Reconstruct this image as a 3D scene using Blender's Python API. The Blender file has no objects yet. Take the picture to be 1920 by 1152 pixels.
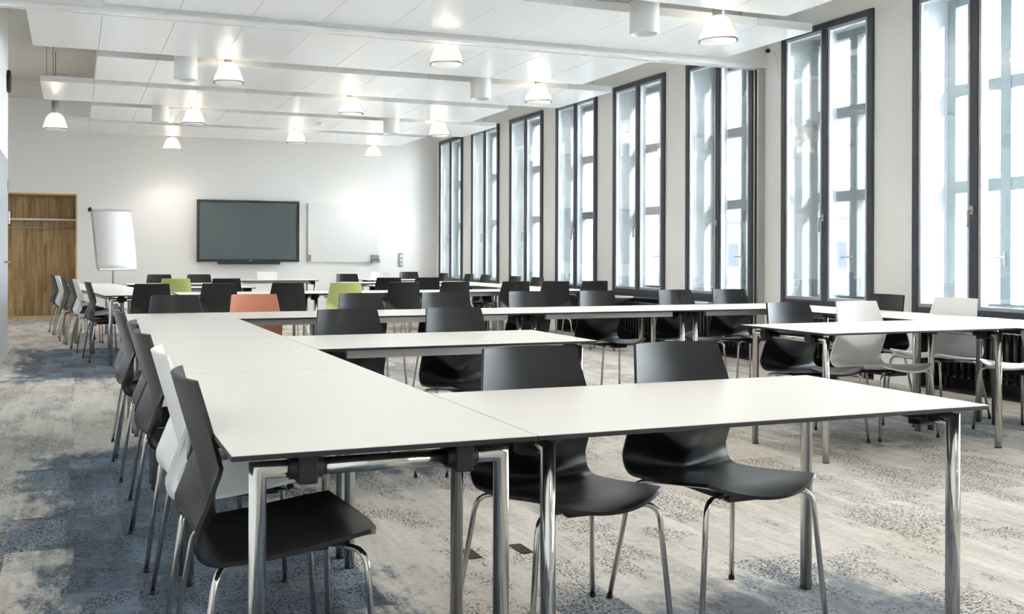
import bpy, bmesh, math, random
from mathutils import Vector, Matrix
random.seed(7)
S = bpy.context.scene
COL = S.collection

# ------------------------------------------------------------------ camera
F_PX, CX, VX, HY, EYE = 1774.0, 770.95, 139.97, 477.96, 1.1666
YAW = math.atan((CX - VX) / F_PX); ROLL = 0.0033; PIT = 0.001
cd = bpy.data.cameras.new('camera'); cam = bpy.data.objects.new('camera', cd); COL.objects.link(cam)
fw = Vector((math.sin(YAW), math.cos(YAW), 0)); rt = Vector((math.cos(YAW), -math.sin(YAW), 0)); up = Vector((0, 0, 1))
f2 = fw * math.cos(PIT) + up * math.sin(PIT); u2 = up * math.cos(PIT) - fw * math.sin(PIT)
r3 = rt * math.cos(ROLL) + u2 * math.sin(ROLL); u3 = u2 * math.cos(ROLL) - rt * math.sin(ROLL)
M = Matrix((r3, u3, -f2)).transposed().to_4x4(); M.translation = (0, 0, EYE)
cam.matrix_world = M
cd.sensor_width = 36; cd.lens = F_PX / 1920 * 36
cd.shift_x = (960 - CX) / 1920; cd.shift_y = -(576 - HY) / 1920
cd.clip_start = 0.02; cd.clip_end = 300
S.camera = cam
# ------------------------------------------------------------------ sky, sun, exposure
S.view_settings.view_transform = 'Standard'; S.view_settings.look = 'None'
S.view_settings.gamma = 1; S.view_settings.use_curve_mapping = False
S.view_settings.exposure = 1.1
W = bpy.data.worlds.new('sky'); S.world = W; W.use_nodes = True
wn = W.node_tree; bg = wn.nodes['Background']
tc = wn.nodes.new('ShaderNodeTexCoord'); sp = wn.nodes.new('ShaderNodeSeparateXYZ')
rp = wn.nodes.new('ShaderNodeValToRGB')
wn.links.new(tc.outputs['Generated'], sp.inputs[0]); wn.links.new(sp.outputs[2], rp.inputs[0])
rp.color_ramp.elements[0].position = 0.0; rp.color_ramp.elements[0].color = (0.93, 0.95, 1.0, 1)
rp.color_ramp.elements[1].position = 0.7; rp.color_ramp.elements[1].color = (0.78, 0.87, 1.0, 1)
wn.links.new(rp.outputs[0], bg.inputs[0]); bg.inputs[1].default_value = 15
sd = bpy.data.lights.new('sun', 'SUN'); sd.energy = 50; sd.angle = math.radians(0.7); sd.color = (1, 0.97, 0.92)
so = bpy.data.objects.new('sun', sd); COL.objects.link(so)
so.rotation_euler = Vector((-0.345, 0.90, -0.46)).to_track_quat('-Z', 'Y').to_euler()
XW = 7.15           # inner face of the window wall
YB = 18.5           # back wall
WIN_Y = [17.70 - 1.683 * k for k in range(13)]
for wy in WIN_Y:    # sky portals in the window openings
    pd = bpy.data.lights.new('sky_portal', 'AREA'); pd.shape = 'RECTANGLE'; pd.size = 2.85; pd.size_y = 1.2
    pd.cycles.is_portal = True
    po = bpy.data.objects.new('sky_portal', pd); COL.objects.link(po)
    po.location = (7.64, wy, 2.1); po.rotation_euler = (0, math.radians(90), 0)


# ------------------------------------------------------------------ materials
def principled(name, col, rough=0.5, metal=0.0, spec=0.5, coat=0.0, **kw):
    m = bpy.data.materials.new(name); m.use_nodes = True
    b = m.node_tree.nodes['Principled BSDF']
    b.inputs['Base Color'].default_value = (*col, 1); b.inputs['Roughness'].default_value = rough
    b.inputs['Metallic'].default_value = metal; b.inputs['Specular IOR Level'].default_value = spec
    b.inputs['Coat Weight'].default_value = coat
    for k, v in kw.items(): b.inputs[k].default_value = v
    return m
def noisy(m, scale=40, amt=0.03, bump=0.0, stretch=(1, 1, 1)):
    """fine procedural variation of tone (and bump) for a plain material"""
    nt = m.node_tree; b = nt.nodes['Principled BSDF']
    t = nt.nodes.new('ShaderNodeTexCoord'); mp = nt.nodes.new('ShaderNodeMapping'); n = nt.nodes.new('ShaderNodeTexNoise')
    mp.inputs['Scale'].default_value = stretch
    n.inputs['Scale'].default_value = scale; n.inputs['Detail'].default_value = 3
    nt.links.new(t.outputs['Object'], mp.inputs[0]); nt.links.new(mp.outputs[0], n.inputs['Vector'])
    c = Vector(b.inputs['Base Color'].default_value[:3])
    r = nt.nodes.new('ShaderNodeValToRGB'); r.color_ramp.elements[0].position = .3; r.color_ramp.elements[1].position = .7
    r.color_ramp.elements[0].color = (*(c * (1 - amt)), 1); r.color_ramp.elements[1].color = (*(c * (1 + amt)), 1)
    nt.links.new(n.outputs[0], r.inputs[0]); nt.links.new(r.outputs[0], b.inputs['Base Color'])
    if bump:
        bp = nt.nodes.new('ShaderNodeBump'); bp.inputs['Strength'].default_value = bump; bp.inputs['Distance'].default_value = 0.002
        nt.links.new(n.outputs[0], bp.inputs['Height']); nt.links.new(bp.outputs[0], b.inputs['Normal'])
    return m
M_wall = noisy(principled('wall_paint', (0.84, 0.835, 0.82), 0.75), 60, .01, .1)
M_pier = noisy(principled('pier_paint', (0.87, 0.865, 0.845), 0.7), 60, .01, .1)
M_slab = noisy(principled('ceiling_paint', (0.66, 0.635, 0.59), 0.85), 6, .04)
M_sail = noisy(principled('white_sail_lacquer', (0.83, 0.83, 0.825), 0.22, spec=.45), 3, .008)
M_lam = noisy(principled('white_laminate', (0.78, 0.757, 0.72), 0.33, spec=.4), 200, .006)
M_edge = noisy(principled('dark_edge', (0.018, 0.018, 0.023), 0.4), 80, .1)
M_chrome = noisy(principled('chrome', (0.62, 0.61, 0.59), 0.13, metal=1), 30, .03)
M_alu = noisy(principled('satin_aluminium', (0.50, 0.50, 0.50), 0.35, metal=.85), 60, .03)
M_black = noisy(principled('black_shell', (0.0085, 0.0095, 0.012), 0.32, spec=.5), 300, .12, .05)
M_white = noisy(principled('white_shell', (0.85, 0.85, 0.83), 0.3), 200, .01)
M_lime = noisy(principled('lime_shell', (0.53, 0.56, 0.21), 0.35), 200, .01)
M_coral = noisy(principled('coral_shell', (0.60, 0.23, 0.135), 0.32), 200, .01)
M_plastic = noisy(principled('black_plastic', (0.006, 0.006, 0.007), 0.5), 100, .1)
M_frame = noisy(principled('anthracite_frame', (0.055, 0.065, 0.085), 0.38, spec=.5), 60, .05)
M_strip = noisy(principled('frame_aluminium', (0.55, 0.57, 0.60), 0.3, metal=.6), 60, .03)
M_outer = noisy(principled('grey_casement_paint', (0.25, 0.285, 0.30), 0.5), 60, .03)
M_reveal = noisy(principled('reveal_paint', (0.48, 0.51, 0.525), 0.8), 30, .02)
M_rad = noisy(principled('radiator_black', (0.022, 0.023, 0.027), 0.35), 60, .1)
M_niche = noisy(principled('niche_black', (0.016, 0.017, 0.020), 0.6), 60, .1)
M_screen = noisy(principled('screen_glass', (0.095, 0.118, 0.125), 0.3, spec=.6), 400, .05)
M_bezel = noisy(principled('screen_bezel', (0.03, 0.036, 0.043), 0.4), 100, .05)
M_board = noisy(principled('whiteboard_glass', (0.74, 0.75, 0.745), 0.12), 100, .005)
M_paper = noisy(principled('paper', (0.84, 0.84, 0.86), 0.6), 60, .005)
M_metalgrey = noisy(principled('grey_metal', (0.30, 0.30, 0.30), 0.4, metal=.5), 60, .05)
M_whiteplastic = noisy(principled('white_plastic', (0.78, 0.78, 0.77), 0.35), 60, .01)
M_door = noisy(principled('door_lacquer', (0.50, 0.53, 0.58), 0.25), 60, .01)
M_rod = noisy(principled('hanger_wire', (0.35, 0.34, 0.32), 0.4, metal=.6), 60, .03)
M_outwall = noisy(principled('far_plaster', (0.62, 0.63, 0.68), 0.9), 2, .05)
M_outwin = noisy(principled('far_window', (0.25, 0.28, 0.34), 0.3), 3, .1)
M_ground = noisy(principled('street', (0.5, 0.5, 0.5), 0.9), 2, .08)
M_leaf = noisy(principled('bare_twigs', (0.42, 0.42, 0.45), 0.9), 6, .2)
M_roof = noisy(principled('far_roof', (0.40, 0.37, 0.38), 0.9), 4, .1)

def glass_mat(name, tint, gloss):
    m = bpy.data.materials.new(name); m.use_nodes = True; nt = m.node_tree; nt.nodes.clear()
    o = nt.nodes.new('ShaderNodeOutputMaterial'); mx = nt.nodes.new('ShaderNodeMixShader')
    t = nt.nodes.new('ShaderNodeBsdfTransparent'); t.inputs[0].default_value = (*tint, 1)
    g = nt.nodes.new('ShaderNodeBsdfGlossy'); g.inputs['Roughness'].default_value = 0.02
    fr = nt.nodes.new('ShaderNodeFresnel'); fr.inputs[0].default_value = 1.45
    mu = nt.nodes.new('ShaderNodeMath'); mu.operation = 'MULTIPLY'; mu.inputs[1].default_value = gloss
    nt.links.new(fr.outputs[0], mu.inputs[0]); nt.links.new(mu.outputs[0], mx.inputs[0])
    nt.links.new(t.outputs[0], mx.inputs[1]); nt.links.new(g.outputs[0], mx.inputs[2]); nt.links.new(mx.outputs[0], o.inputs[0])
    return m
M_glass = glass_mat('window_glass', (0.97, 0.985, 0.98), 0.8)
def shade_mat():
    m = bpy.data.materials.new('ribbed_acrylic'); m.use_nodes = True; nt = m.node_tree; nt.nodes.clear()
    o = nt.nodes.new('ShaderNodeOutputMaterial'); mx = nt.nodes.new('ShaderNodeMixShader'); mx2 = nt.nodes.new('ShaderNodeMixShader')
    t = nt.nodes.new('ShaderNodeBsdfTransparent'); t.inputs[0].default_value = (0.96, 0.96, 0.95, 1)
    tr = nt.nodes.new('ShaderNodeBsdfTranslucent'); tr.inputs[0].default_value = (0.9, 0.89, 0.86, 1)
    g = nt.nodes.new('ShaderNodeBsdfGlossy'); g.inputs['Roughness'].default_value = 0.12
    fr = nt.nodes.new('ShaderNodeLayerWeight'); fr.inputs[0].default_value = .12
    mx.inputs[0].default_value = .26
    nt.links.new(t.outputs[0], mx.inputs[1]); nt.links.new(tr.outputs[0], mx.inputs[2])
    nt.links.new(fr.outputs['Fresnel'], mx2.inputs[0]); nt.links.new(mx.outputs[0], mx2.inputs[1]); nt.links.new(g.outputs[0], mx2.inputs[2])
    nt.links.new(mx2.outputs[0], o.inputs[0]); return m
M_shade = shade_mat()
M_bulb = bpy.data.materials.new('lamp_bulb'); M_bulb.use_nodes = True
_b = M_bulb.node_tree.nodes['Principled BSDF']; _b.inputs['Emission Color'].default_value = (1, .82, .6, 1); _b.inputs['Emission Strength'].default_value = 6

def wood_mat():
    m = principled('oak_veneer', (0.5, 0.3, 0.12), 0.5); nt = m.node_tree; b = nt.nodes['Principled BSDF']
    t = nt.nodes.new('ShaderNodeTexCoord')
    mp = nt.nodes.new('ShaderNodeMapping'); mp.inputs['Scale'].default_value = (14, 14, 1.1)
    n = nt.nodes.new('ShaderNodeTexNoise'); n.inputs['Scale'].default_value = 1.6; n.inputs['Detail'].default_value = 8; n.inputs['Roughness'].default_value = .65
    nt.links.new(t.outputs['Object'], mp.inputs[0]); nt.links.new(mp.outputs[0], n.inputs['Vector'])
    bk = nt.nodes.new('ShaderNodeTexBrick'); bk.inputs['Scale'].default_value = 1.0; bk.inputs['Brick Width'].default_value = .9; bk.inputs['Row Height'].default_value = .07
    bk.inputs['Mortar Size'].default_value = 0; bk.inputs['Color1'].default_value = (0, 0, 0, 1); bk.inputs['Color2'].default_value = (1, 1, 1, 1)
    mp2 = nt.nodes.new('ShaderNodeMapping'); mp2.inputs['Rotation'].default_value = (math.radians(90), 0, math.radians(90))
    mp2.inputs['Scale'].default_value = (1, 1, 1)
    sx = nt.nodes.new('ShaderNodeSeparateXYZ'); cx_ = nt.nodes.new('ShaderNodeCombineXYZ')
    nt.links.new(t.outputs['Object'], sx.inputs[0]); nt.links.new(sx.outputs[2], cx_.inputs[0]); nt.links.new(sx.outputs[0], cx_.inputs[1])
    nt.links.new(cx_.outputs[0], bk.inputs['Vector'])
    mm = nt.nodes.new('ShaderNodeMath'); mm.operation = 'MULTIPLY_ADD'; mm.inputs[1].default_value = .16
    nt.links.new(bk.outputs['Color'], mm.inputs[0]); 
    sc = nt.nodes.new('ShaderNodeMath'); sc.operation = 'MULTIPLY'; sc.inputs[1].default_value = .85
    nt.links.new(n.outputs[0], sc.inputs[0]); nt.links.new(sc.outputs[0], mm.inputs[2])
    r = nt.nodes.new('ShaderNodeValToRGB'); e = r.color_ramp.elements
    e[0].position = .3; e[0].color = (0.30, 0.175, 0.065, 1); e[1].position = .68; e[1].color = (0.74, 0.54, 0.27, 1)
    nt.links.new(mm.outputs[0], r.inputs[0]); nt.links.new(r.outputs[0], b.inputs['Base Color'])
    return m
M_wood = wood_mat()
M_woodedge = noisy(principled('light_oak_edge', (0.58, 0.43, 0.22), 0.5), 30, .06, stretch=(1, 1, .1))

def carpet_mat():
    m = bpy.data.materials.new('carpet_tiles'); m.use_nodes = True; nt = m.node_tree; L = nt.links.new
    b = nt.nodes['Principled BSDF']; b.inputs['Roughness'].default_value = .95; b.inputs['Specular IOR Level'].default_value = .15
    N = nt.nodes.new
    t = N('ShaderNodeTexCoord'); P = t.outputs['Object']
    def math_(op, a, c=None, d=None, clamp=False):
        n = N('ShaderNodeMath'); n.operation = op; n.use_clamp = clamp
        for i, v in enumerate((a, c, d)):
            if v is None: continue
            if isinstance(v, (int, float)): n.inputs[i].default_value = v
            else: L(v, n.inputs[i])
        return n.outputs[0]
    def mapped(scale, loc=(0, 0, 0)):
        n = N('ShaderNodeMapping'); n.inputs['Scale'].default_value = scale; n.inputs['Location'].default_value = loc; L(P, n.inputs[0]); return n.outputs[0]
    def noise(vec, sc, det=2, rough=.5):
        n = N('ShaderNodeTexNoise'); n.inputs['Scale'].default_value = sc; n.inputs['Detail'].default_value = det; n.inputs['Roughness'].default_value = rough
        L(vec, n.inputs['Vector']); return n.outputs[0]
    def cells(scale, loc=(0, 0, 0)):   # random value per plank-like cell
        n = N('ShaderNodeVectorMath'); n.operation = 'FLOOR'; L(mapped(scale, loc), n.inputs[0])
        w = N('ShaderNodeTexWhiteNoise'); w.noise_dimensions = '2D'; L(n.outputs[0], w.inputs['Vector']); return w.outputs['Value'], n.outputs[0]
    def ramp(v, p0, p1):
        n = N('ShaderNodeMapRange'); n.inputs['From Min'].default_value = p0; n.inputs['From Max'].default_value = p1
        n.interpolation_type = 'SMOOTHSTEP'; L(v, n.inputs['Value']); return n.outputs[0]
    def mixc(f, a, c):
        n = N('ShaderNodeMix'); n.data_type = 'RGBA'
        L(f, n.inputs[0]) if not isinstance(f, float) else setattr(n.inputs[0], 'default_value', f)
        for s, v in ((6, a), (7, c)):
            if isinstance(v, tuple): n.inputs[s].default_value = (*v, 1)
            else: L(v, n.inputs[s])
        return n.outputs[2]
    sx = N('ShaderNodeSeparateXYZ'); L(P, sx.inputs[0]); X, Y = sx.outputs[0], sx.outputs[1]
    cA, _ = cells((1 / .25, 1 / .5, 1)); cB, _ = cells((1 / .125, 1 / 1.0, 1), (.3, .4, 0)); cC, _ = cells((1 / .25, 1 / .25, 1), (.1, .2, 0))
    wob = math_('MULTIPLY', math_('SUBTRACT', noise(P, 2.2, 4, .6), .5), 1.3)
    cel = math_('MULTIPLY', math_('SUBTRACT', cA, .5), .55)
    # woven-in blue zones: x0,x1,y0,y1,strength
    zones = [(-.22, 1.0, .8, 5.9, 1.0), (-.60, 1.25, 9.4, 12.4, .95), (1.55, 2.7, 1.2, 2.75, .75), (4.5, 6.3, 4.6, 5.8, .6), (1.1, 2.6, 4.85, 5.35, .85), (-.6, -.1, 5.2, 6.6, .35), (2.6, 4.2, 8.2, 9.6, .5)]
    brkup = math_('MULTIPLY', math_('SUBTRACT', noise(mapped((6, 2.5, 1)), 2.0, 6, .7), .5), .9)
    blue = None
    for (x0, x1, y0, y1, s) in zones:
        dx = math_('MINIMUM', math_('SUBTRACT', X, x0), math_('SUBTRACT', x1, X))
        dy = math_('MINIMUM', math_('SUBTRACT', Y, y0), math_('SUBTRACT', y1, Y))
        d = math_('ADD', math_('ADD', math_('MINIMUM', dx, dy), math_('ADD', math_('MULTIPLY', wob, .35), brkup)), math_('MULTIPLY', cel, .42))
        z = math_('MULTIPLY', ramp(d, -.16, .14), s)
        blue = z if blue is None else math_('MAXIMUM', blue, z)
    # base beige with streaks along y
    st1 = noise(mapped((9, 1.1, 1)), 1.5, 6, .65); st2 = noise(mapped((40, 5, 1)), 1.2, 4, .6)
    fine = noise(P, 170, 3, .7); mid = noise(P, 9, 4, .6)
    base = mixc(ramp(st1, .3, .7), (0.50, 0.465, 0.42), (0.60, 0.565, 0.515))
    base = mixc(math_('MULTIPLY', ramp(st2, .5, .75), .35), base, (0.36, 0.35, 0.34))
    base = mixc(math_('MULTIPLY', ramp(cB, .62, .9), .12), base, (0.33, 0.32, 0.31))
    base = mixc(math_('MULTIPLY', ramp(noise(P, 1.1, 3), .52, .68), .28), base, (0.44, 0.37, 0.28))
    bl = mixc(ramp(cC, .1, .9), (0.105, 0.14, 0.185), (0.17, 0.215, 0.27))
    bl = mixc(math_('MULTIPLY', ramp(cB, .55, .95), .6), bl, (0.095, 0.105, 0.125))
    bl = mixc(math_('MULTIPLY', ramp(mid, .5, .75), .35), bl, (0.33, 0.37, 0.41))
    mot = ramp(noise(P, 26, 5, .72), .48, .66)
    base = mixc(math_('MULTIPLY', mot, .38), base, (0.27, 0.255, 0.24)); bl = mixc(math_('MULTIPLY', mot, .5), bl, (0.06, 0.07, 0.09))
    colr = mixc(blue, base, bl)
    cD, _ = cells((1 / .105, 1 / .42, 1), (.17, .31, 0))
    tone = math_('MULTIPLY_ADD', math_('ADD', math_('MULTIPLY', cD, .45), math_('MULTIPLY', noise(mapped((8, 2.2, 1)), 2.2, 6, .7), .75)), math_('MULTIPLY_ADD', blue, .55, .38), math_('MULTIPLY_ADD', blue, -.32, .78))
    tn = N('ShaderNodeHueSaturation'); L(colr, tn.inputs['Color']); L(tone, tn.inputs['Value']); colr = tn.outputs[0]
    # crackle of dark cell borders, in patches
    v = N('ShaderNodeTexVoronoi'); v.feature = 'DISTANCE_TO_EDGE'; v.inputs['Scale'].default_value = 1; v.inputs['Randomness'].default_value = 1
    dis = N('ShaderNodeVectorMath'); dis.operation = 'ADD'; L(mapped((78, 58, 1)), dis.inputs[0])
    nn = N('ShaderNodeTexNoise'); nn.inputs['Scale'].default_value = 60; L(P, nn.inputs['Vector']); L(nn.outputs['Color'], dis.inputs[1]); L(dis.outputs[0], v.inputs['Vector'])
    crack = math_('SUBTRACT', 1.0, ramp(v.outputs[0], .06, .22))
    brk = ramp(noise(P, 75, 2), .44, .56)
    patch = ramp(math_('ADD', noise(mapped((2.6, 1.1, 1), (3, 1, 0)), 1.4, 5, .7), math_('MULTIPLY', cel, .28)), .47, .58)
    patch = math_('MAXIMUM', patch, math_('MULTIPLY', blue, ramp(noise(mapped((5, 2.5, 1), (7, 2, 0)), 1.6, 5, .7), .44, .54)))
    crk = math_('MULTIPLY', math_('MULTIPLY', crack, brk), patch)
    colr = mixc(math_('MULTIPLY', crk, .95), colr, mixc(ramp(noise(P, 3.1), .5, .62), (0.022, 0.022, 0.026), (0.10, 0.062, 0.042)))
    # small brown tufts
    sv = N('ShaderNodeTexVoronoi'); sv.inputs['Scale'].default_value = 1; L(mapped((75, 45, 1)), sv.inputs['Vector'])
    sp_ = math_('MULTIPLY', math_('SUBTRACT', 1.0, ramp(sv.outputs['Distance'], .12, .3)), ramp(noise(P, 16, 3), .56, .66))
    colr = mixc(math_('MULTIPLY', sp_, .6), colr, (0.11, 0.10, 0.10))
    hs = N('ShaderNodeHueSaturation'); L(colr, hs.inputs['Color']); L(math_('MULTIPLY_ADD', fine, 1.15, .42), hs.inputs['Value'])
    L(hs.outputs[0], b.inputs['Base Color'])
    bp = N('ShaderNodeBump'); bp.inputs['Strength'].default_value = .5; bp.inputs['Distance'].default_value = .003; L(fine, bp.inputs['Height']); L(bp.outputs[0], b.inputs['Normal'])
    return m
M_carpet = carpet_mat()

# ------------------------------------------------------------------ mesh helpers
class MB:
    def __init__(s): s.bm = bmesh.new()
    def box(s, x0, x1, y0, y1, z0, z1, mi=0, mat=None, bev=0):
        v = [s.bm.verts.new(Vector(p) if mat is None else mat @ Vector(p)) for p in
             ((x0, y0, z0), (x1, y0, z0), (x1, y1, z0), (x0, y1, z0), (x0, y0, z1), (x1, y0, z1), (x1, y1, z1), (x0, y1, z1))]
        fs = [s.bm.faces.new([v[i] for i in q]) for q in ((3, 2, 1, 0), (4, 5, 6, 7), (0, 1, 5, 4), (1, 2, 6, 5), (2, 3, 7, 6), (3, 0, 4, 7))]
        for f in fs: f.material_index = mi
        if bev:
            es = list({e for f in fs for e in f.edges})
            r = bmesh.ops.bevel(s.bm, geom=es, offset=bev, segments=2, affect='EDGES', profile=.5)
            for f in r['faces']: f.material_index = mi
        return s
    def tube(s, pts, r, n=12, fillet=0.0, caps=True):
        P = [Vector(p) for p in pts]
        if fillet and len(P) > 2:
            Q = [P[0]]
            for i in range(1, len(P) - 1):
                a = (P[i - 1] - P[i]); c = (P[i + 1] - P[i]); d = min(fillet, a.length * .49, c.length * .49)
                A = P[i] + a.normalized() * d; C = P[i] + c.normalized() * d
                for k in range(7):
                    t = k / 6; Q.append(A * (1 - t) ** 2 + P[i] * 2 * t * (1 - t) + C * t * t)
            Q.append(P[-1]); P = Q
        rings = []; T0 = (P[1] - P[0]).normalized()
        ref = Vector((1, 0, 0)) if abs(T0.x) < .8 else Vector((0, 1, 0))
        nrm = (ref - T0 * ref.dot(T0)).normalized()
        for i, p in enumerate(P):
            if i == 0: T = T0
            elif i == len(P) - 1: T = (P[-1] - P[-2]).normalized()
            else: T = ((P[i + 1] - p).normalized() + (p - P[i - 1]).normalized()).normalized()
            nrm = (nrm - T * nrm.dot(T)).normalized(); bn = T.cross(nrm)
            k = 1.0
            if 0 < i < len(P) - 1 and not fillet:
                k = 1 / max(.5, (P[i + 1] - p).normalized().dot(T))
                nb = (P[i + 1] - P[i]).cross(P[i] - P[i - 1])
                ax = nb.cross(T).normalized() if nb.length > 1e-6 else None
            else: ax = None
            ring = []
            for j in range(n):
                o = (nrm * math.cos(2 * math.pi * j / n) + bn * math.sin(2 * math.pi * j / n)) * r
                if ax is not None: o += ax * o.dot(ax) * (k - 1)
                ring.append(s.bm.verts.new(p + o))
            rings.append(ring)
        for a, c in zip(rings, rings[1:]):
            for j in range(n):
                f = s.bm.faces.new((a[j], a[(j + 1) % n], c[(j + 1) % n], c[j])); f.smooth = True
        if caps: s.bm.faces.new(rings[0][::-1]); s.bm.faces.new(rings[-1])
        return s
    def lathe(s, prof, cx=0, cy=0, n=32, z0=0, rib=0.0, nrib=0, cap=True):
        rings = []
        for (r, z) in prof:
            rings.append([s.bm.verts.new((cx + (r + rib * math.cos(nrib * 2 * math.pi * j / n)) * math.cos(2 * math.pi * j / n),
                                          cy + (r + rib * math.cos(nrib * 2 * math.pi * j / n)) * math.sin(2 * math.pi * j / n), z0 + z)) for j in range(n)])
        for a, c in zip(rings, rings[1:]):
            for j in range(n):
                f = s.bm.faces.new((a[j], a[(j + 1) % n], c[(j + 1) % n], c[j])); f.smooth = True
        if cap: s.bm.faces.new(rings[0][::-1]); s.bm.faces.new(rings[-1])
        return s
    def build(s, name, mats, parent=None):
        bmesh.ops.recalc_face_normals(s.bm, faces=s.bm.faces[:])
        me = bpy.data.meshes.new(name); s.bm.to_mesh(me); s.bm.free()
        for m in (mats if isinstance(mats, (list, tuple)) else [mats]): me.materials.append(m)
        o = bpy.data.objects.new(name, me); COL.objects.link(o)
        if parent: o.parent = parent
        return o
def box(name, b, m, parent=None, bev=0): return MB().box(*b, bev=bev).build(name, m, parent)
def struct(o): o['kind'] = 'structure'; return o
def tag(o, label, cat, group=None):
    o['label'] = label; o['category'] = cat
    if group: o['group'] = group
    return o
def empty(name, loc=(0, 0, 0), rz=0):
    o = bpy.data.objects.new(name, None); COL.objects.link(o); o.location = loc; o.rotation_euler = (0, 0, rz)
    o.empty_display_size = .1; return o
KIDS = {}
def kids(o): return [c for c in bpy.data.objects if c.parent == o]
def copy_tree(o, parent=None, tree=None):
    c = o.copy(); COL.objects.link(c); c.parent = parent
    for ch in (kids(o) if o.name not in KIDS else KIDS[o.name]): copy_tree(ch, c)
    return c

# ------------------------------------------------------------------ the room
Y0 = -4.2
struct(box('floor', (-2.6, 7.62, Y0, YB + .74, -.12, 0), M_carpet))
struct(box('ceiling', (-2.6, 7.95, Y0, YB + .74, 4.0, 4.15), M_slab))
struct(box('wall_left', (-.90, -.74, Y0, 12.0, 0, 4.0), M_wall))
struct(box('wall_left_rear', (-2.6, -2.5, 11.85, YB, 0, 4.0), M_wall))
struct(box('wall_left_return', (-2.5, -.90, 11.85, 12.0, 0, 4.0), M_wall))
struct(box('wall_front', (-.9, 7.62, Y0 - .15, Y0, 0, 4.0), M_wall))
# back wall with the opening of the oak alcove
bw = MB(); AX0, AX1, AZ = -1.72, .045, 2.285
bw.box(-2.6, AX0, YB, YB + .75, 0, 4.0).box(AX1, 7.95, YB, YB + .75, 0, 4.0).box(AX0, AX1, YB, YB + .75, AZ, 4.0).box(AX0, AX1, YB + .6, YB + .75, 0, AZ)
struct(bw.build('wall_back', M_wall))
# window wall: piers, lintel, parapet
ZS, ZT, HW = .665, 3.535, .612
wr = MB(); edges = []
for k, wy in enumerate(WIN_Y): edges.append((wy - HW, wy + HW))
ys = YB + .1
for a, c in edges:
    wr.box(XW, 7.62, c, ys, 0, 4.0); ys = a
wr.box(XW, 7.62, Y0, ys, 0, 4.0)
for a, c in edges:
    wr.box(XW, 7.62, a, c, ZT, 4.0)
    wr.box(XW + .32, 7.62, a, c, 0, .60)
struct(wr.build('wall_right', M_pier))
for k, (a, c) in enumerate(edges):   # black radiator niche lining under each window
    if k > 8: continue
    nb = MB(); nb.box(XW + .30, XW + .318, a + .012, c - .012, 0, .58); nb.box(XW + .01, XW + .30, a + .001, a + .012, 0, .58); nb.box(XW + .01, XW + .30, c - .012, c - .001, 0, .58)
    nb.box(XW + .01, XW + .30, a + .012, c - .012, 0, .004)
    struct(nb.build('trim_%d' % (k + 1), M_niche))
struct(box('baseboard_right', (XW + .012, XW + .03, edges[8][0], edges[0][1], 0.0, .012), M_niche))

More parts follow.
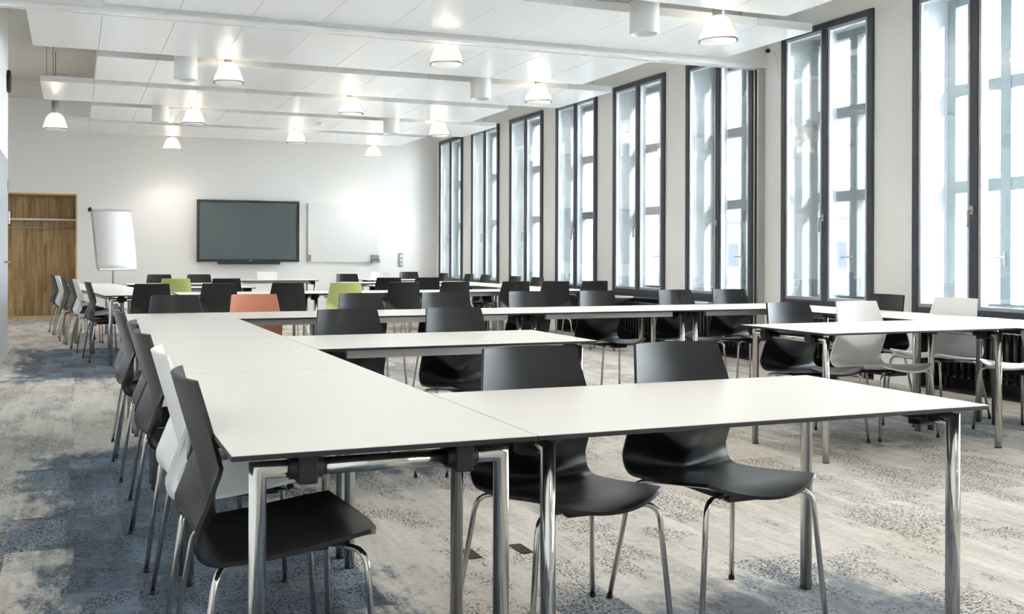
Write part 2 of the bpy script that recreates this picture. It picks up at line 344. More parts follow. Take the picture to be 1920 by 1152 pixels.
def make_window(k, wy, full):
    w = empty('window_%d' % (k + 1), (XW, wy, 0)); struct(w)
    fx0, fx1 = -.035, .045
    f = MB()       # dark inner frame
    f.box(fx0, fx1, -HW, -HW + .06, ZS, ZT, bev=.004).box(fx0, fx1, HW - .06, HW, ZS, ZT, bev=.004)
    f.box(fx0, fx1, -HW + .06, HW - .06, ZT - .065, ZT, bev=.004).box(fx0, fx1, -HW + .06, HW - .06, ZS, ZS + .06, bev=.004)
    f.build('window_frame', M_frame, w)
    MB().box(fx0, fx1, -.045, .030, ZS + .06, ZT - .065, bev=.004).build('mullion', M_frame, w)
    for s_, a, c in ((0, -HW + .06, -.045), (1, .030, HW - .06)):
        sm = MB(); z0, z1 = ZS + .06, ZT - .065
        sm.box(fx0 + .012, fx1 + .012, a, a + .028, z0, z1).box(fx0 + .012, fx1 + .012, c - .028, c, z0, z1).box(fx0 + .012, fx1 + .012, a + .028, c - .028, z1 - .03, z1).box(fx0 + .012, fx1 + .012, a + .028, c - .028, z0, z0 + .03)
        sa = sm.build('sash', M_strip, w)
        box('pane', (.004, .010, a + .028, c - .028, z0 + .03, z1 - .03), M_glass, sa)
    # inner handle on the mullion
    h = MB().lathe([(.014, 0), (.014, .012)], 0, 0, 12)
    h.bm.free(); h = MB()
    h.tube([(fx0 - .001, .0, 1.56), (fx0 - .05, .0, 1.56), (fx0 - .052, .0, 1.42)], .009, 8, fillet=.015)
    h.box(fx0 - .012, fx0, -.014, .014, 1.53, 1.60)
    h.build('handle', M_alu, w)
    # sill board between the two windows
    box('sill', (-.02, .36, -HW + .002, HW - .002, ZS - .04, ZS - .001), M_frame if not full else M_frame, w)
    # splayed reveals lined in pale paint
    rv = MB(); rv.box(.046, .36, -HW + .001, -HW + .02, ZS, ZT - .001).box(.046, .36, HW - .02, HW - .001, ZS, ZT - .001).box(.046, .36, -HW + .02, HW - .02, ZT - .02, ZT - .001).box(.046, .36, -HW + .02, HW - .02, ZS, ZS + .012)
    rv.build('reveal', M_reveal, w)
    # outer casement: 2 x 3 lights
    ox0, ox1 = .36, .44; z0, z1 = ZS + .012, ZT - .02; oh = HW - .02
    o = MB()
    o.box(ox0, ox1, -oh, -oh + .09, z0, z1, bev=.005).box(ox0, ox1, oh - .09, oh, z0, z1, bev=.005)
    o.box(ox0, ox1, -oh + .09, oh - .09, z1 - .085, z1, bev=.005).box(ox0, ox1, -oh + .09, oh - .09, z0, z0 + .09, bev=.005)
    o.box(ox0 - .015, ox1, -.05, .05, z0 + .09, z1 - .085, bev=.005)
    for zt in (1.80, 2.67):
        o.box(ox0 - .01, ox1, -oh + .09, -.05, zt - .055, zt + .055, bev=.005).box(ox0 - .01, ox1, .05, oh - .09, zt - .055, zt + .055, bev=.005)
    cs = o.build('casement', M_outer, w)
    for a, c in ((-oh + .09, -.05), (.05, oh - .09)):
        for q0, q1 in ((z0 + .09, 1.745), (1.855, 2.615), (2.725, z1 - .085)):
            box('pane', (ox0 + .03, ox0 + .036, a, c, q0, q1), M_glass, cs)
    hh = MB().tube([(ox0 - .02, .0, 1.17), (ox0 - .055, .0, 1.17), (ox0 - .06, .11, 1.165)], .009, 8, fillet=.012)
    hh.box(ox0 - .03, ox0 - .014, -.012, .012, 1.10, 1.22)
    hh.build('casement_handle', M_alu, w)
    return w
win_objs = [make_window(k, wy, True) for k, wy in enumerate(WIN_Y)]

# door leaf and hinges in the left wall
d1 = empty('door_1', (-.74, 11.05, 0)); struct(d1)
MB().box(-.005, .012, -.83, .83, .01, 2.255, bev=.003).build('door_leaf', M_door, d1)
MB().box(.012, .022, .70, .82, 1.90, 2.02, bev=.003).build('hinge', M_metalgrey, d1)
MB().box(.012, .035, .70, .83, 1.52, 1.66, bev=.003).build('hinge', M_whiteplastic, d1)
MB().tube([(.01, .30, 1.08), (.06, .30, 1.08), (.06, .17, 1.08)], .009, 8, fillet=.015).build('door_handle', M_alu, d1)
# partition rail under its bulkhead and its wall post
rb = struct(MB().box(-.74, XW, 8.475, 8.585, 3.262, 4.0).build('trim_20', M_wall))
rl = MB()
rl.box(-.74, XW, 8.455, 8.49, 3.232, 3.262).box(-.74, XW, 8.505, 8.555, 3.236, 3.262).box(-.74, XW, 8.57, 8.605, 3.232, 3.262)
struct(rl.build('trim_21', M_sail))
pp = MB().box(XW - .09, XW, 8.50, 8.525, 0, 3.225).box(XW - .085, XW, 8.56, 8.585, 0, 3.225).box(XW - .04, XW, 8.525, 8.56, 0, 3.225)
struct(pp.build('trim_22', M_alu))
struct(box('trim_23', (XW - .095, XW - .088, 8.53, 8.555, 0, 3.225), M_niche))
struct(box('trim_24', (-2.5, 7.15, 16.3, 16.5, 3.93, 4.0), M_slab))     # beam under the slab

# ------------------------------------------------------------------ oak coat alcove
al = empty('coat_alcove', ((AX0 + AX1) / 2, YB, 0))
tag(al, 'oak lined coat alcove in the back wall with shelf and rail', 'alcove')
ax = (AX1 - AX0) / 2
MB().box(-ax + .001, ax - .001, .57, .599, .001, AZ - .001).build('back_panel', M_wood, al)
MB().box(-ax + .001, -ax + .03, .01, .57, .001, AZ - .001).build('side_panel', M_wood, al)
MB().box(ax - .03, ax - .001, .01, .57, .001, AZ - .001).build('side_panel', M_wood, al)
MB().box(-ax + .03, ax - .03, .01, .57, AZ - .03, AZ - .001).build('top_panel', M_wood, al)
e_ = MB().box(-ax, -ax + .03, -.012, .01, 0, AZ).box(ax - .03, ax, -.012, .01, 0, AZ).box(-ax + .03, ax - .03, -.012, .01, AZ - .025, AZ).box(-ax + .03, ax - .03, -.012, .05, .001, .05)
e_.build('edge_trim', M_woodedge, al)
MB().box(-ax + .03, ax - .03, .22, .56, 1.80, 1.83).build('hat_shelf', M_whiteplastic, al)
MB().tube([(-ax + .03, .36, 1.66), (ax - .03, .36, 1.66)], .014, 10).build('coat_rail', M_alu, al)
for xx in (-.45, .0, .42): MB().tube([(xx, .36, 1.66), (xx, .36, 1.80)], .008, 8).build('rail_bracket', M_alu, al)

# ------------------------------------------------------------------ things on the back wall
tv = empty('interactive_screen', (3.2, YB, 1.632)); tag(tv, 'large dark interactive screen mounted on the back wall', 'screen')
fr_ = MB().box(-.995, .995, -.10, -.001, -.595, -.545, bev=.006).box(-.995, .995, -.10, -.001, .555, .600, bev=.006).box(-.995, -.945, -.10, -.001, -.545, .555, bev=.006).box(.945, .995, -.10, -.001, -.545, .555, bev=.006)
fr_.build('bezel', M_bezel, tv)
MB().box(-.945, .945, -.085, -.001, -.545, .555).build('display', M_screen, tv)
MB().box(-.60, .60, -.15, -.02, -.645, -.596, bev=.006).build('pen_tray', M_bezel, tv)
MB().box(.0, .06, -.1015, -.1, -.578, -.566).build('badge', M_alu, tv)
wb = empty('whiteboard', (5.12, YB, 1.62)); tag(wb, 'frameless white glass board on the back wall right of the screen', 'whiteboard')
MB().box(-.735, .735, -.035, -.02, -.59, .59, bev=.003).build('board', M_board, wb)
MB().box(-.68, .68, -.02, -.001, -.5, .5).build('wall_mount', M_metalgrey, wb)
MB().box(-.725, -.675, -.05, -.035, -.57, -.44, bev=.003).build('marker_clip', M_metalgrey, wb)
pt = MB().box(.57, .75, -.12, -.035, -.60, -.585).box(.57, .75, -.125, -.115, -.60, -.545).box(.57, .75, -.05, -.036, -.585, -.44)
pt.build('pen_tray', M_alu, wb)
MB().tube([(.59, -.08, -.55), (.74, -.08, -.55)], .02, 10).build('eraser', M_plastic, wb)
sw = empty('switch_panel', (6.35, YB, 1.08)); tag(sw, 'narrow grey switch and socket strip on back wall beside whiteboard', 'switch')
MB().box(-.04, .04, -.02, -.001, -.14, .14, bev=.003).build('plate', M_metalgrey, sw)
for q in range(3): MB().box(-.025, .025, -.026, -.02, -.12 + .085 * q, -.06 + .085 * q, bev=.002).build('switch', M_whiteplastic, sw)

# flip chart
fc = empty('flip_chart', (.66, 16.3, 0), math.radians(24)); tag(fc, 'white flip chart easel in front of the back wall beside the alcove', 'flip chart')
tilt = Matrix.Translation((0, .12, 1.42)) @ Matrix.Rotation(math.radians(-13), 4, 'X')
MB().box(-.35, .35, 0, .025, -.50, .50, mat=tilt, bev=.004).build('board', M_whiteplastic, fc)
MB().box(-.35, .36, -.03, .03, .48, .515, mat=tilt, bev=.004).build('paper_clamp', M_alu, fc)
MB().box(-.385, -.345, -.035, .035, .47, .53, mat=tilt, bev=.006).build('clamp_knob', M_plastic, fc)
pb = MB(); n_ = 12       # paper block hanging with a slight curl
for i in range(n_):
    z_a, z_b = .49 - i * 1.0 / n_, .49 - (i + 1) * 1.0 / n_
    f_ = lambda z: -.012 - .03 * math.sin((.49 - z) * math.pi / 1.0)
    vs = [pb.bm.verts.new(tilt @ Vector(p)) for p in ((-.34, f_(z_a), z_a), (.34, f_(z_a), z_a), (.34, f_(z_b), z_b), (-.34, f_(z_b), z_b))]
    pb.bm.faces.new(vs).smooth = True
bmesh.ops.remove_doubles(pb.bm, verts=pb.bm.verts[:], dist=.0005); bmesh.ops.solidify(pb.bm, geom=pb.bm.faces[:], thickness=.008)
pb.build('paper_block', M_paper, fc)
MB().box(-.33, .33, -.05, .0, -.53, -.50, mat=tilt).build('pen_tray', M_alu, fc)
MB().tube([(0, .14, 1.3), (0, .14, .45)], .018, 10).build('pole', M_alu, fc)
for a_ in (90, 210, 330):
    MB().tube([(0, .14, .47), (.48 * math.cos(math.radians(a_)), .14 + .40 * math.sin(math.radians(a_)), .012)], .012, 8).build('leg', M_alu, fc)

# round dark clock on the left wall
ck = empty('wall_clock', (-.74, 11.82, 3.16)); tag(ck, 'round dark wall clock seen edge on high on the left wall', 'clock')
c_ = MB().lathe([(.05, 0), (.125, 0), (.13, .01), (.13, .03), (.12, .04), (.02, .042)], n=28); c_.bm.transform(Matrix.Rotation(math.radians(90), 4, 'Y')); c_.build('case', M_plastic, ck)

# ------------------------------------------------------------------ suspended ceiling sails
ZSAIL = 3.30
SAILS = [(5.35, 'B'), (7.15, 'A'), (8.61, 'B'), (10.70, 'A'), (12.48, 'B'), (14.26, 'A'), (16.00, 'B')]
proto_panel = MB().box(.0012, .6328, 0, 1.44, 0, .075, bev=.003).build('panel', M_sail)
sail_names = ['nearest one, cut by the photo top', 'second nearest, just before the partition rail', 'just behind the partition rail, third from front',
              'fourth counted from the front', 'fifth counted from the front', 'sixth counted from the front', 'farthest one, above the screen wall']
for i, (y0, ty) in enumerate(SAILS):
    x0 = .22 if ty == 'A' else -.41
    dy = {1: 1.29, 2: 1.77}.get(i, 1.44)
    e = empty('suspended_ceiling_sail', (x0, y0, ZSAIL))
    tag(e, 'white lacquered suspended ceiling sail, ' + sail_names[i], 'ceiling panel', 'rows of white suspended ceiling sails')
    for k in range(10):
        p = proto_panel if (i == 0 and k == 0) else proto_panel.copy()
        if p is not proto_panel: COL.objects.link(p)
        p.parent = e; p.location = (k * .634, 0, 0)
        if dy != 1.44: p.scale = (1, dy / 1.44, 1)
    for xx, yy in ((.07, dy - 1.22), (.13, dy - .44), (6.2, dy - 1.22), (6.2, dy - .44)):
        MB().tube([(xx, yy, .075), (xx, yy, 3.999 - ZSAIL)], .004, 6).build('hanger_wire', M_rod, e)
# ------------------------------------------------------------------ lamps
def add_spot(x, y, z, e):
    ld = bpy.data.lights.new('lamp_light', 'SPOT'); ld.energy = 42 if e is not None else 36; ld.spot_size = math.radians(150); ld.spot_blend = 1
    ld.color = (1, .91, .80); ld.shadow_soft_size = .04
    lo = bpy.data.objects.new('lamp_light', ld); COL.objects.link(lo); lo.location = (x, y, z); lo.parent = e
    if e is not None:
        l2 = bpy.data.lights.new('lamp_glow', 'POINT'); l2.energy = 1.2; l2.color = (1, .86, .68); l2.shadow_soft_size = .035
        o2 = bpy.data.objects.new('lamp_glow', l2); COL.objects.link(o2); o2.location = (0, 0, z - .03); o2.parent = e
bell_prof = [(.048, 0), (.062, -.006), (.092, -.028), (.118, -.062), (.138, -.105), (.150, -.150), (.158, -.195), (.168, -.218), (.170, -.228), (.166, -.229), (.154, -.197), (.146, -.150), (.134, -.105), (.114, -.064), (.089, -.031), (.060, -.010), (.044, -.004)]
def make_bell():
    e = empty('bell_pendant_lamp')
    MB().lathe(bell_prof, n=72, rib=.0018, nrib=24, cap=False).build('shade', M_shade, e)
    MB().lathe([(.045, .16), (.05, .158), (.05, -.002), (.04, -.006)], n=24).build('holder', M_metalgrey, e)
    MB().lathe([(.008, -.006), (.028, -.02), (.036, -.045), (.034, -.065), (.02, -.08), (.006, -.084)], n=20).build('bulb', M_bulb, e)
    MB().tube([(0, 0, .16), (0, 0, .69)], .006, 8).build('stem', M_rod, e)
    return e
bells = [(3.485, 8.77, 'top edge of the photo, only its rim visible'), (1.60, 10.55, 'large one at left, above the second cross table'), (5.40, 10.50, 'at right before the fifth window from the front'),
         (5.36, 6.98, 'nearest at upper right beside the near white cylinder'), (3.50, 12.28, 'centre left, above the middle rows'), (1.62, 14.02, 'third on the left line, next to a small cylinder'),
         (5.45, 14.02, 'right line, between white cylinder and windows'), (3.54, 15.80, 'above the right half of the screen'), (1.66, 17.62, 'closest to the back wall above the flip chart'), (5.46, 17.56, 'closest to the back wall above the whiteboard')]
bell0 = None
for i, (x, y, t) in enumerate(bells):
    if bell0 is None: bell0 = make_bell(); e = bell0
    else: e = copy_tree(bell0)
    e.location = (x, y, 3.30); tag(e, 'clear ribbed bell pendant lamp, lit, ' + t, 'lamp', 'lit bell shaped pendant lamps')
bell_objs = [o for o in bpy.data.objects if o.name.startswith('bell_pendant_lamp')]
e = copy_tree(bell0); e.location = (-.26, 14.05, 3.135); tag(e, 'lit bell pendant lamp with dark grey holder at the far left under bare ceiling', 'lamp', 'lit bell shaped pendant lamps')
bell_objs.append(e)
for c in kids(e):
    if c.name.startswith('stem'): c.scale = (1, 1, 1.235); 
for e in bell_objs: add_spot(0, 0, -.095, e)
for x, y in ((1.6, 3.5), (5.4, 3.5), (3.5, 5.25), (3.5, 1.75), (1.6, 0), (5.4, 0), (3.5, -1.75)): add_spot(x, y, 3.2, None)   # the lamps of the rows above and behind the camera
cyls = [(1.135, 10.55, 'left, beside the large bell lamp'), (1.16, 14.05, 'far left, small, beside a bell lamp'), (4.66, 14.05, 'far right, small, left of a bell lamp'), (4.64, 10.55, 'centre right, left of a bell lamp'), (4.60, 6.98, 'nearest at the upper right')]
cy0 = None
for (x, y, t) in cyls:
    if cy0 is None:
        cy0 = empty('cylinder_ceiling_light')
        MB().lathe([(.10, .05), (.122, .05), (.125, .04), (.125, -.215), (.12, -.225), (.108, -.225), (.104, -.20), (.10, -.12), (.02, -.11)], n=40).build('housing', M_whiteplastic, cy0)
        MB().tube([(0, 0, .05), (0, 0, .699)], .012, 8).build('stem', M_rod, cy0)
        e = cy0
    else: e = copy_tree(cy0)
    e.location = (x, y, 3.30); tag(e, 'matt white cylinder ceiling light, ' + t, 'lamp', 'white cylinder ceiling lights')
# small ceiling fittings
sm = empty('smoke_detector', (3.72, 14.85, ZSAIL)); tag(sm, 'small white smoke detector under a ceiling sail', 'smoke detector')
MB().lathe([(.02, -.045), (.04, -.04), (.055, -.02), (.055, -.001)], n=20).build('body', M_whiteplastic, sm)
sn = empty('wall_sensor', (XW, 8.45, 3.42)); tag(sn, 'tiny black sensor with white cable on the pier above the partition post', 'sensor')
MB().box(-.03, -.001, -.03, .01, -.02, .02, bev=.004).build('body', M_plastic, sn)
MB().tube([(-.01, -.03, 0), (-.015, -.10, -.02), (-.015, -.16, -.14), (-.01, -.16, -.24)], .005, 6, fillet=.05).build('cable', M_whiteplastic, sn)
pi = empty('ceiling_pipe', (.1, 15.6, 4.0)); tag(pi, 'thin bent pipe with junction box on the bare ceiling at left', 'pipe')
MB().tube([(-.35, .3, -.05), (.0, .5, -.05), (.0, .5, -.12), (.35, .2, -.12), (.9, .3, -.10)], .018, 8, fillet=.03).build('pipe', M_slab, pi)
MB().box(-.42, -.22, .2, .35, -.12, -.001, bev=.006).build('junction_box', M_slab, pi)

# ------------------------------------------------------------------ radiators
def make_radiator():
    e = empty('column_radiator'); f = MB()
    for i in range(15):
        y = -.49 + i * .07
        for dx in (.08, .16): f.tube([(dx, y, .13), (dx, y, .52)], .017, 8)
        f.box(.065, .175, y - .014, y + .014, .505, .535, bev=.004).box(.065, .175, y - .014, y + .014, .115, .145, bev=.004)
    f.build('columns', M_rad, e)
    MB().tube([(.12, -.52, .15), (.12, .52, .15)], .014, 8).build('header_pipe', M_rad, e)
    MB().tube([(.10, -.52, .15), (.04, -.545, .15)], .022, 12).build('valve_knob', M_whiteplastic, e)
    for y in (-.4, .4): MB().box(.10, .14, y - .01, y + .01, .004, .12).build('foot', M_rad, e)
    return e
r0 = None
ordn = ['eighth', 'seventh', 'sixth', 'fifth', 'fourth', 'third', 'second', 'first']
for k in range(0, 8):
    if r0 is None: r0 = make_radiator(); e = r0
    else: e = copy_tree(r0)
    e.location = (XW + .03, WIN_Y[k], 0)
    tag(e, 'black column radiator in the niche under the %s window counted from the camera' % ordn[k], 'radiator', 'black radiators under the windows')

# ------------------------------------------------------------------ tables
TW, TL, TZ = .7255, 1.4535, .74
def make_table(rails):
    e = empty('conference_table')      # local: long axis x, centred
    t = MB(); t.box(-TL / 2 + .001, TL / 2 - .001, -TW / 2 + .001, TW / 2 - .001, TZ - .013, TZ - .0015, mi=1, bev=.0015)
    t.box(-TL / 2 + .002, TL / 2 - .002, -TW / 2 + .002, TW / 2 - .002, TZ - .0016, TZ, mi=0)
    t.build('tabletop', [M_lam, M_edge], e)
    for sx in (-1, 1):
        x = sx * (TL / 2 - .062); yy = TW / 2 - .068; z = TZ - .048
        for sy in (-1, 1):
            MB().tube([(x, sy * yy, .006), (x, sy * yy, z), (x, sy * (yy - .12), z)], .0195, 20).build('leg', M_chrome, e)
            MB().lathe([(.017, 0), (.019, .001), (.019, .006)], x, sy * yy, 16).build('foot_pad', M_plastic, e)
        MB().tube([(x, -(yy - .12), z), (x, yy - .12, z)], .0195, 20).build('cross_tube', M_chrome, e)
        for sy in (-1, 1):
            c = MB(); cy_ = sy * (TW / 2 - .175)
            c.tube([(x, cy_ - .038, z), (x, cy_ + .038, z)], .0245, 14)
            c.box(x - .034, x + .034, cy_ - .022, cy_ + .022, z - .032, TZ - .0135, bev=.004)
            c.box(x - sx * .034 - .02, x - sx * .034 + .02, cy_ - .03, cy_ + .03, z - .01, TZ - .0135, bev=.003)
            c.build('clamp', M_plastic, e)
    for sy in (-1, 1):
        if not rails: continue
        cy_ = sy * (TW / 2 - .075)
        MB().box(-TL / 2 + .16, TL / 2 - .16, cy_ - .015, cy_ + .015, TZ - .055, TZ - .0135, bev=.003).build('rail', M_alu, e)
    return e
TABS = {}
def table(cx, cy, rz, label, group, rails=True):
    if rails not in TABS: TABS[rails] = e = make_table(rails); KIDS[e.name] = kids(e)
    else: e = copy_tree(TABS[rails])
    e.location = (cx, cy, 0); e.rotation_euler = (0, 0, rz); tag(e, label, 'table', group)
    return e
H = math.pi / 2
x0, y0 = .3134, 2.0154; xs = x0 + TW; G1 = 'tables of the near group'; G2 = 'tables of the far group'
WT = 'white table with chrome legs, '
table(x0 + TW / 2, y0 + TL / 2, H, WT + 'nearest in the long left run at the front', G1, False)
table(x0 + TW / 2, y0 + TL * 1.5, H, WT + 'second in the long left run', G1, False)
table(x0 + TW / 2, y0 + TL * 2.5, H, WT + 'third in the long left run', G1, False)
table(xs + TL / 2, y0 + TW / 2, 0, WT + 'front cross arm with two black chairs behind', G1, False)
table(xs + TL / 2, y0 + TL * 2 - TW / 2, 0, WT + 'second cross arm ending freely in the middle', G1)
ym = y0 + TL * 3 + TW / 2
for i, n_ in enumerate(['first from left, meeting the long left run', 'second from left', 'third from left', 'last at right near the window post']):
    table(x0 + TL * (i + .5), ym, 0, WT + 'middle row, ' + n_, G1)
xr = x0 + TL * 4 - TW / 2
table(xr, y0 + TL * 2.5, H, WT + 'right run by the windows, beyond the free table end', G1, False)
table(xr, y0 + TL * 1.5, H, WT + 'right run by the windows, cut off by the photo edge', G1, False)
table(xr - TW / 2 - TL / 2, y0 + TL * 1.5 + TW / 2 + .0 * TL, 0, WT + 'right cross arm with dark and white chair behind', G1, False).location = (xr - TW / 2 - TL / 2 - .001, 4.19 + TW / 2, 0)
# far group
ya = 10.33; TH = math.radians(6.8); dx_, dy_ = -math.sin(TH), math.cos(TH)
def arm(i):
    c = Vector((.3, ya, 0)) + Vector((math.cos(TH), math.sin(TH), 0)) * TW / 2 + Vector((dx_, dy_, 0)) * TL * (i + .5); return c
for i, n_ in enumerate(['front', 'middle', 'rear']):
    c = arm(i); table(c.x, c.y, H + TH, WT + 'far group, %s one of the slanted left arm' % n_, G2)
for i, n_ in enumerate(['left', 'centre', 'right']):
    table(1.055 + TL * (i + .5), ya + TW / 2 + .02, 0, WT + 'far group, %s one of its front row' % n_, G2)
xr2 = 1.055 + TL * 3 + .004 + TW / 2
for i, n_ in enumerate(['front', 'middle', 'rear']):
    table(xr2, ya + TL * (i + .5), H, WT + 'far group, %s one of the right arm by the windows' % n_, G2)
table(.80 + TL / 2, 12.43 + TW / 2, 0, WT + 'far group, inner arm at left behind lime chair', G2)
table(.70 + TL / 2, 13.99 + TW / 2, 0, WT + 'far group, rear inner arm at left', G2)
table(xr2 - TW / 2 - TL / 2, 12.43 + TW / 2, 0, WT + 'far group, inner arm at right', G2)
table(xr2 - TW / 2 - TL / 2, 13.99 + TW / 2, 0, WT + 'far group, rear inner arm at right', G2)
table(3.24, 15.88 + TW / 2, 0, WT + 'standing alone below the screen', None)
table(5.53, 15.6 + TW / 2, 0, WT + 'behind the far group near the back corner', None)
pp_ = MB().box(-.17, .17, -.12, .12, 0, .13, bev=.005); pb_ = pp_.build('paper_box', M_paper); pb_.location = (3.15, 16.45, TZ)
tag(pb_, 'small white box standing on the table below the screen', 'box')

# ------------------------------------------------------------------ chairs
def shell_grid():
    NU = 24; rows = []
    def yb(x, z):
        zc = .50 + .76 * abs(x)
        y = .166 + (z - .60) * .29
        if z < zc: y += .60 * (zc - z)
        return y - (.45 + .75 * max(0, (z - .5) / .36)) * x * x
    us = [-1 + 2 * i / NU for i in range(NU + 1)]
    for k in range(22):
        z = .865 - (.865 - .505) * k / 21
        t = (z - .505) / .36
        hw = .214 - .041 * max(0, (t - .25) / .75) ** 1.1
        rows.append([Vector((u * hw, yb(u * hw, z), z)) for u in us])
    for k in range(1, 9):
        t = k / 8; r = []
        for u in us:
            x = u * .217; a = Vector((yb(x, .505), .505)); c = Vector((.125, .428 + .006 * abs(u) ** 4)); b = Vector((max(a.x + .005, .212 - .01 * u * u), .423))
            q = a * (1 - t) ** 2 + b * 2 * t * (1 - t) + c * t * t
            r.append(Vector((x, q.x, q.y)))
        rows.append(r)
    nb = len(rows)
    NS = 16
    for k in range(1, NS + 1):
        t = k / NS; r = []
        hw = .217 + .012 * math.sin(t * math.pi) - .008 * t
        for u in us:
            yf = -.282 + .062 * u * u
            y = .125 + (yf - .125) * t
            z = .428 + .041 * t ** 1.5 + .006 * abs(u) ** 4 + .006 * t * u * u
            z -= (1 - .9 * u * u) * .030 * max(0, (t - .68) / .32) ** 2
            z -= .006 * math.sin(t * math.pi) * (1 - u * u)
            r.append(Vector((u * hw, y, z)))
        rows.append(r)
    return rows, nb
def part_from_rows(rows, nrm, lo, hi, name, th=.0055):
    bm = bmesh.new(); A = []; B = []
    for i in range(lo, hi):
        A.append([bm.verts.new(p + n * th) for p, n in zip(rows[i], nrm[i])]); B.append([bm.verts.new(p - n * th) for p, n in zip(rows[i], nrm[i])])
    R, Cn = len(A), len(A[0])
    for i in range(R - 1):
        for j in range(Cn - 1):
            bm.faces.new((A[i][j], A[i][j + 1], A[i + 1][j + 1], A[i + 1][j])).smooth = True
            bm.faces.new((B[i][j], B[i + 1][j], B[i + 1][j + 1], B[i][j + 1])).smooth = True
    for i in range(R - 1):
        bm.faces.new((A[i][0], A[i + 1][0], B[i + 1][0], B[i][0])); bm.faces.new((A[i][-1], B[i][-1], B[i + 1][-1], A[i + 1][-1]))
    for j in range(Cn - 1):
        bm.faces.new((A[0][j], B[0][j], B[0][j + 1], A[0][j + 1])); bm.faces.new((A[-1][j], A[-1][j + 1], B[-1][j + 1], B[-1][j]))
    bmesh.ops.recalc_face_normals(bm, faces=bm.faces[:])
    for e in bm.edges:
        if len(e.link_faces) == 2 and (e.link_faces[0].smooth != e.link_faces[1].smooth): e.smooth = False
    me = bpy.data.meshes.new(name); bm.to_mesh(me); bm.free(); return me
_rows, _nb = shell_grid()
_n = []
for i in range(len(_rows)):
    r = []
    for j in range(len(_rows[0])):
        a = _rows[min(i + 1, len(_rows) - 1)][j] - _rows[max(i - 1, 0)][j]; b = _rows[i][min(j + 1, len(_rows[0]) - 1)] - _rows[i][max(j - 1, 0)]
        r.append(a.cross(b).normalized())
    _n.append(r)
_back = part_from_rows(_rows, _n, 0, _nb, 'backrest'); _seat = part_from_rows(_rows, _n, _nb - 1, len(_rows), 'seat')
def leg_mesh(s, f):
    m = MB()
    if f: m.tube([(s * .243, -.232, .008), (s * .205, -.210, .430), (s * .05, -.13, .416)], .0085, 10, fillet=.05)
    else: m.tube([(s * .258, .225, .008), (s * .212, .165, .408), (s * .05, .09, .406)], .0085, 10, fillet=.05)
    return m
PROTO = {}
def make_chair(kind, mat):
    e = empty('stacking_chair')
    for nm, src in (('backrest', _back), ('seat', _seat)):
        me = src.copy(); me.materials.append(mat); o = bpy.data.objects.new(nm, me); COL.objects.link(o); o.parent = e
    for s in (-1, 1):
        for f in (1, 0):
            lg = leg_mesh(s, f).build('leg', M_chrome, e)
            fx, fy = (s * .243, -.232) if f else (s * .258, .225)
            MB().lathe([(.010, 0), (.011, .002), (.010, .014)], fx, fy, 10).build('glide', M_plastic, lg)
    mt = MB().box(-.07, .07, -.15, .11, .396, .421, bev=.006)
    for s in (-1, 1): mt.box(s * .13 - .012, s * .13 + .012, -.185, -.165, .422, .438, bev=.003)
    mt.build('seat_mount', M_plastic, e)
    KIDS[e.name] = kids(e)
    for c in KIDS[e.name]: KIDS[c.name] = kids(c)
    return e
MATS = {'black': M_black, 'white': M_white, 'lime': M_lime, 'coral': M_coral}
BACK = .218
def chair(kind, tx, ty, deg, label, group):
    a = math.radians(deg)
    if kind not in PROTO: PROTO[kind] = make_chair(kind, MATS[kind]); e = PROTO[kind]
    else: e = copy_tree(PROTO[kind])
    # (tx,ty) is where the middle of the backrest's top edge stands
    e.location = (tx + BACK * math.sin(a), ty - BACK * math.cos(a), 0); e.rotation_euler = (0, 0, a)
    tag(e, label, 'chair', group); return e
B_ = 'black shell chair '; WH = 'white shell chair '
g = 'chairs behind the front cross table'
chair('black', 1.42, 2.83, 2.5, B_ + 'behind the front cross table, left one', g)
chair('black', 1.985, 2.82, 2, B_ + 'behind the front cross table, right one', g)
g = 'chairs behind the second cross table'
chair('black', 1.441, 5.12, 1, B_ + 'behind the second cross table, left one', g)
chair('black', 2.073, 5.10, 3, B_ + 'behind the second cross table, right one', g)
g = 'chairs behind the middle table row'
on = ['first', 'second', 'third', 'fourth', 'fifth', 'sixth', 'seventh', 'eighth', 'ninth']
for i, (x, r) in enumerate([(.71, 0), (1.301, 2), (2.15, 3), (2.845, 3), (3.624, 4), (4.302, 3), (5.109, 1), (5.696, -1)]):
    if i == 1: chair('coral', x, 7.27, r, 'coral orange shell chair behind the middle table row', g)
    else: chair('black', x, 7.27, r, B_ + 'behind the middle table row, %s from the left' % on[i], g)
g = 'chairs along the left run of tables'
for i, (x, y, k) in enumerate([(.262, 2.47, 'black'), (.258, 3.10, 'white'), (.245, 3.86, 'black'), (.25, 4.42, 'black'), (.225, 5.32, 'black'), (.235, 5.92, 'black')]):
    if k == 'white': chair(k, x, y, 90 + (-1), WH + 'along the left table run, second from the camera', g)
    else: chair(k, x, y, 90 + (0, 0, 3, -2, 2, 0)[i], B_ + 'along the left table run, %s from the camera' % on[i], g)
g = 'chairs behind the right cross table'
chair('black', 4.45, 5.08, 1, B_ + 'behind the right cross table, beside the white one', g)
chair('white', 5.03, 5.08, 0, WH + 'behind the right cross table', g)
g = 'chairs on the window side of the near group'
chair('black', 6.22, 5.94, -90, B_ + 'on the window side of the near group, farthest of three', g)
chair('white', 6.22, 5.30, -88, WH + 'on the window side of the near group, middle of three', g)
chair('white', 6.20, 4.52, -92, WH + 'on the window side, only its seat showing at the right photo edge', g)
g = 'chairs in front of the far group, backs to the camera'
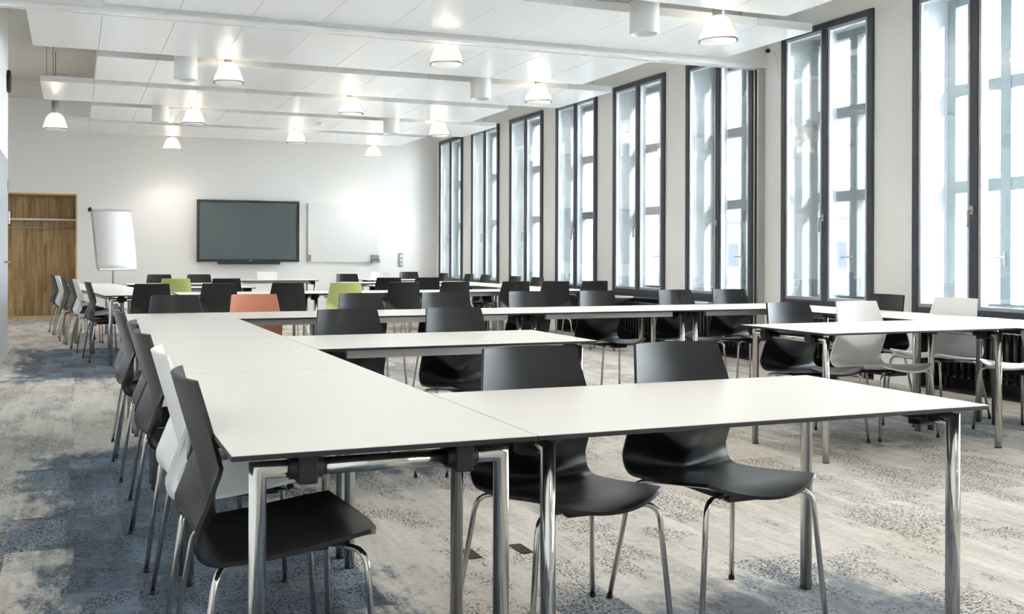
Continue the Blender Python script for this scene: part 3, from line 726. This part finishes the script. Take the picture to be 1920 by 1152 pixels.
for i, (x, k) in enumerate([(.762, 0), (1.457, 0), (2.203, 0), (2.857, 1), (3.552, 0), (4.184, 0), (4.96, 0), (5.495, 0), (6.035, 0)]):
    r = (182, 178, 181, 180, 179, 183, 180, 179, 179)[i]
    if k: chair('lime', x, 10.2, r, 'lime green shell chair at the front of the far group, back to camera', g)
    else: chair('black', x, 10.2, r, B_ + 'at the front of the far group, %s from the left' % on[i], g)
g = 'chairs inside the far group'
chair('lime', 1.211, 12.3, 180, 'lime green shell chair inside the far group at left', g)
chair('black', 1.849, 12.3, 179, B_ + 'inside the far group, right of the lime one', g)
chair('black', 4.058, 12.3, 181, B_ + 'inside the far group at right, left one of two', g)
chair('black', 4.619, 12.3, 180, B_ + 'inside the far group at right, right one of two', g)
chair('black', 1.22, 14.95, 0, B_ + 'behind the rear left inner table, left one', g)
chair('black', 1.82, 14.95, 0, B_ + 'behind the rear left inner table, right one', g)
chair('black', 4.20, 14.95, 0, B_ + 'behind the rear right inner table', g)
g = 'chairs on the aisle side of the far group'
for i, (px, y, k) in enumerate([(.13, 11.05, 'black'), (.005, 12.15, 'white'), (-.065, 12.78, 'black'), (-.15, 13.4, 'black'), (-.235, 14.35, 'white'), (-.32, 14.95, 'black')]):
    chair(k, px, y, 90 + 6.8, (B_ if k == 'black' else WH) + 'on the aisle side of the far group, %s from the camera' % on[i], g)
g = 'chairs on the window side of the far group'
for i, (x, y) in enumerate([(6.21, 12.05), (6.21, 12.78), (6.21, 13.85), (6.20, 14.5)]):
    chair('black', x, y, -90, B_ + 'on the window side of the far group, %s from the camera' % on[i], g)
chair('black', 6.05, 15.26, -90, B_ + 'at the end of the far group beside the farthest window', g)
chair('black', 5.86, 16.62, 0, B_ + 'in the far back corner near the farthest window', g)
chair('white', 5.30, 16.62, 0, WH + 'in the far back corner below the switch strip', g)

# ------------------------------------------------------------------ floor box lids
for i, (x, y, t) in enumerate([(1.461, 3.405, 'left of a chair leg'), (1.678, 3.401, 'behind the front right table leg')]):
    e = empty('floor_socket_lid', (x, y, 0), 0); tag(e, 'small dark brown floor socket lid in the carpet, ' + t, 'floor socket', 'floor socket lids')
    MB().box(-.026, .026, -.058, .058, .0005, .004, bev=.001).build('lid', noisy(principled('lid_brown', (.03, .02, .014), .6), 60, .1), e)

# ------------------------------------------------------------------ outside
struct(box('ground', (9, 140, -90, 110, -4.1, -4), M_ground))
def building(x, y, w, d, h, label, nx, nz, roof=1.5):
    e = empty('apartment_building', (x, y, -4)); tag(e, label, 'building', 'buildings across the street')
    MB().box(0, d, -w / 2, w / 2, 0, h).build('walls', M_outwall, e)
    r = MB(); v = [r.bm.verts.new(p) for p in ((-.4, -w / 2 - .3, h), (-.4, w / 2 + .3, h), (d + .4, w / 2 + .3, h), (d + .4, -w / 2 - .3, h), (d / 2, -w / 2 - .3, h + roof), (d / 2, w / 2 + .3, h + roof))]
    for q in ((0, 1, 5, 4), (2, 3, 4, 5), (0, 4, 3), (1, 2, 5), (0, 3, 2, 1)): r.bm.faces.new([v[i] for i in q])
    r.build('roof', M_roof, e)
    for i in range(nx):
        for j in range(nz):
            yy = -w / 2 + (i + .5) * w / nx; zz = 1.6 + j * 2.9
            MB().box(-.04, .02, yy - .5, yy + .5, zz, zz + 1.5).build('window', M_outwin, e)
building(34, 26, 16, 9, 8.6, 'pale apartment building seen through the nearer windows', 6, 3)
building(40, 46, 18, 9, 7.4, 'pale apartment building farther off, seen through middle windows', 6, 2, 2)
tr = empty('bare_tree', (25, 19.5, -4)); tag(tr, 'pale leafless tree outside the two nearest windows', 'tree')
tm = MB().tube([(0, 0, 0), (.1, 0, 3.4)], .14, 8); br = MB()
for i in range(46):
    a_ = random.uniform(0, 6.28); z_ = random.uniform(2.2, 3.4); l_ = random.uniform(.9, 2.1)
    p1 = Vector((.1, 0, z_)); p2 = p1 + Vector((math.cos(a_) * l_ * .6, math.sin(a_) * l_ * .6, l_ * .75)); br.tube([p1, p2], .025, 5)
    for j in range(7):
        t_ = random.uniform(.3, 1); q = p1.lerp(p2, t_); b_ = random.uniform(0, 6.28)
        br.tube([q, q + Vector((math.cos(b_) * .55, math.sin(b_) * .55, random.uniform(.1, .7)))], .011, 4)
tm.build('trunk', M_leaf, tr); br.build('branches', M_leaf, tr)
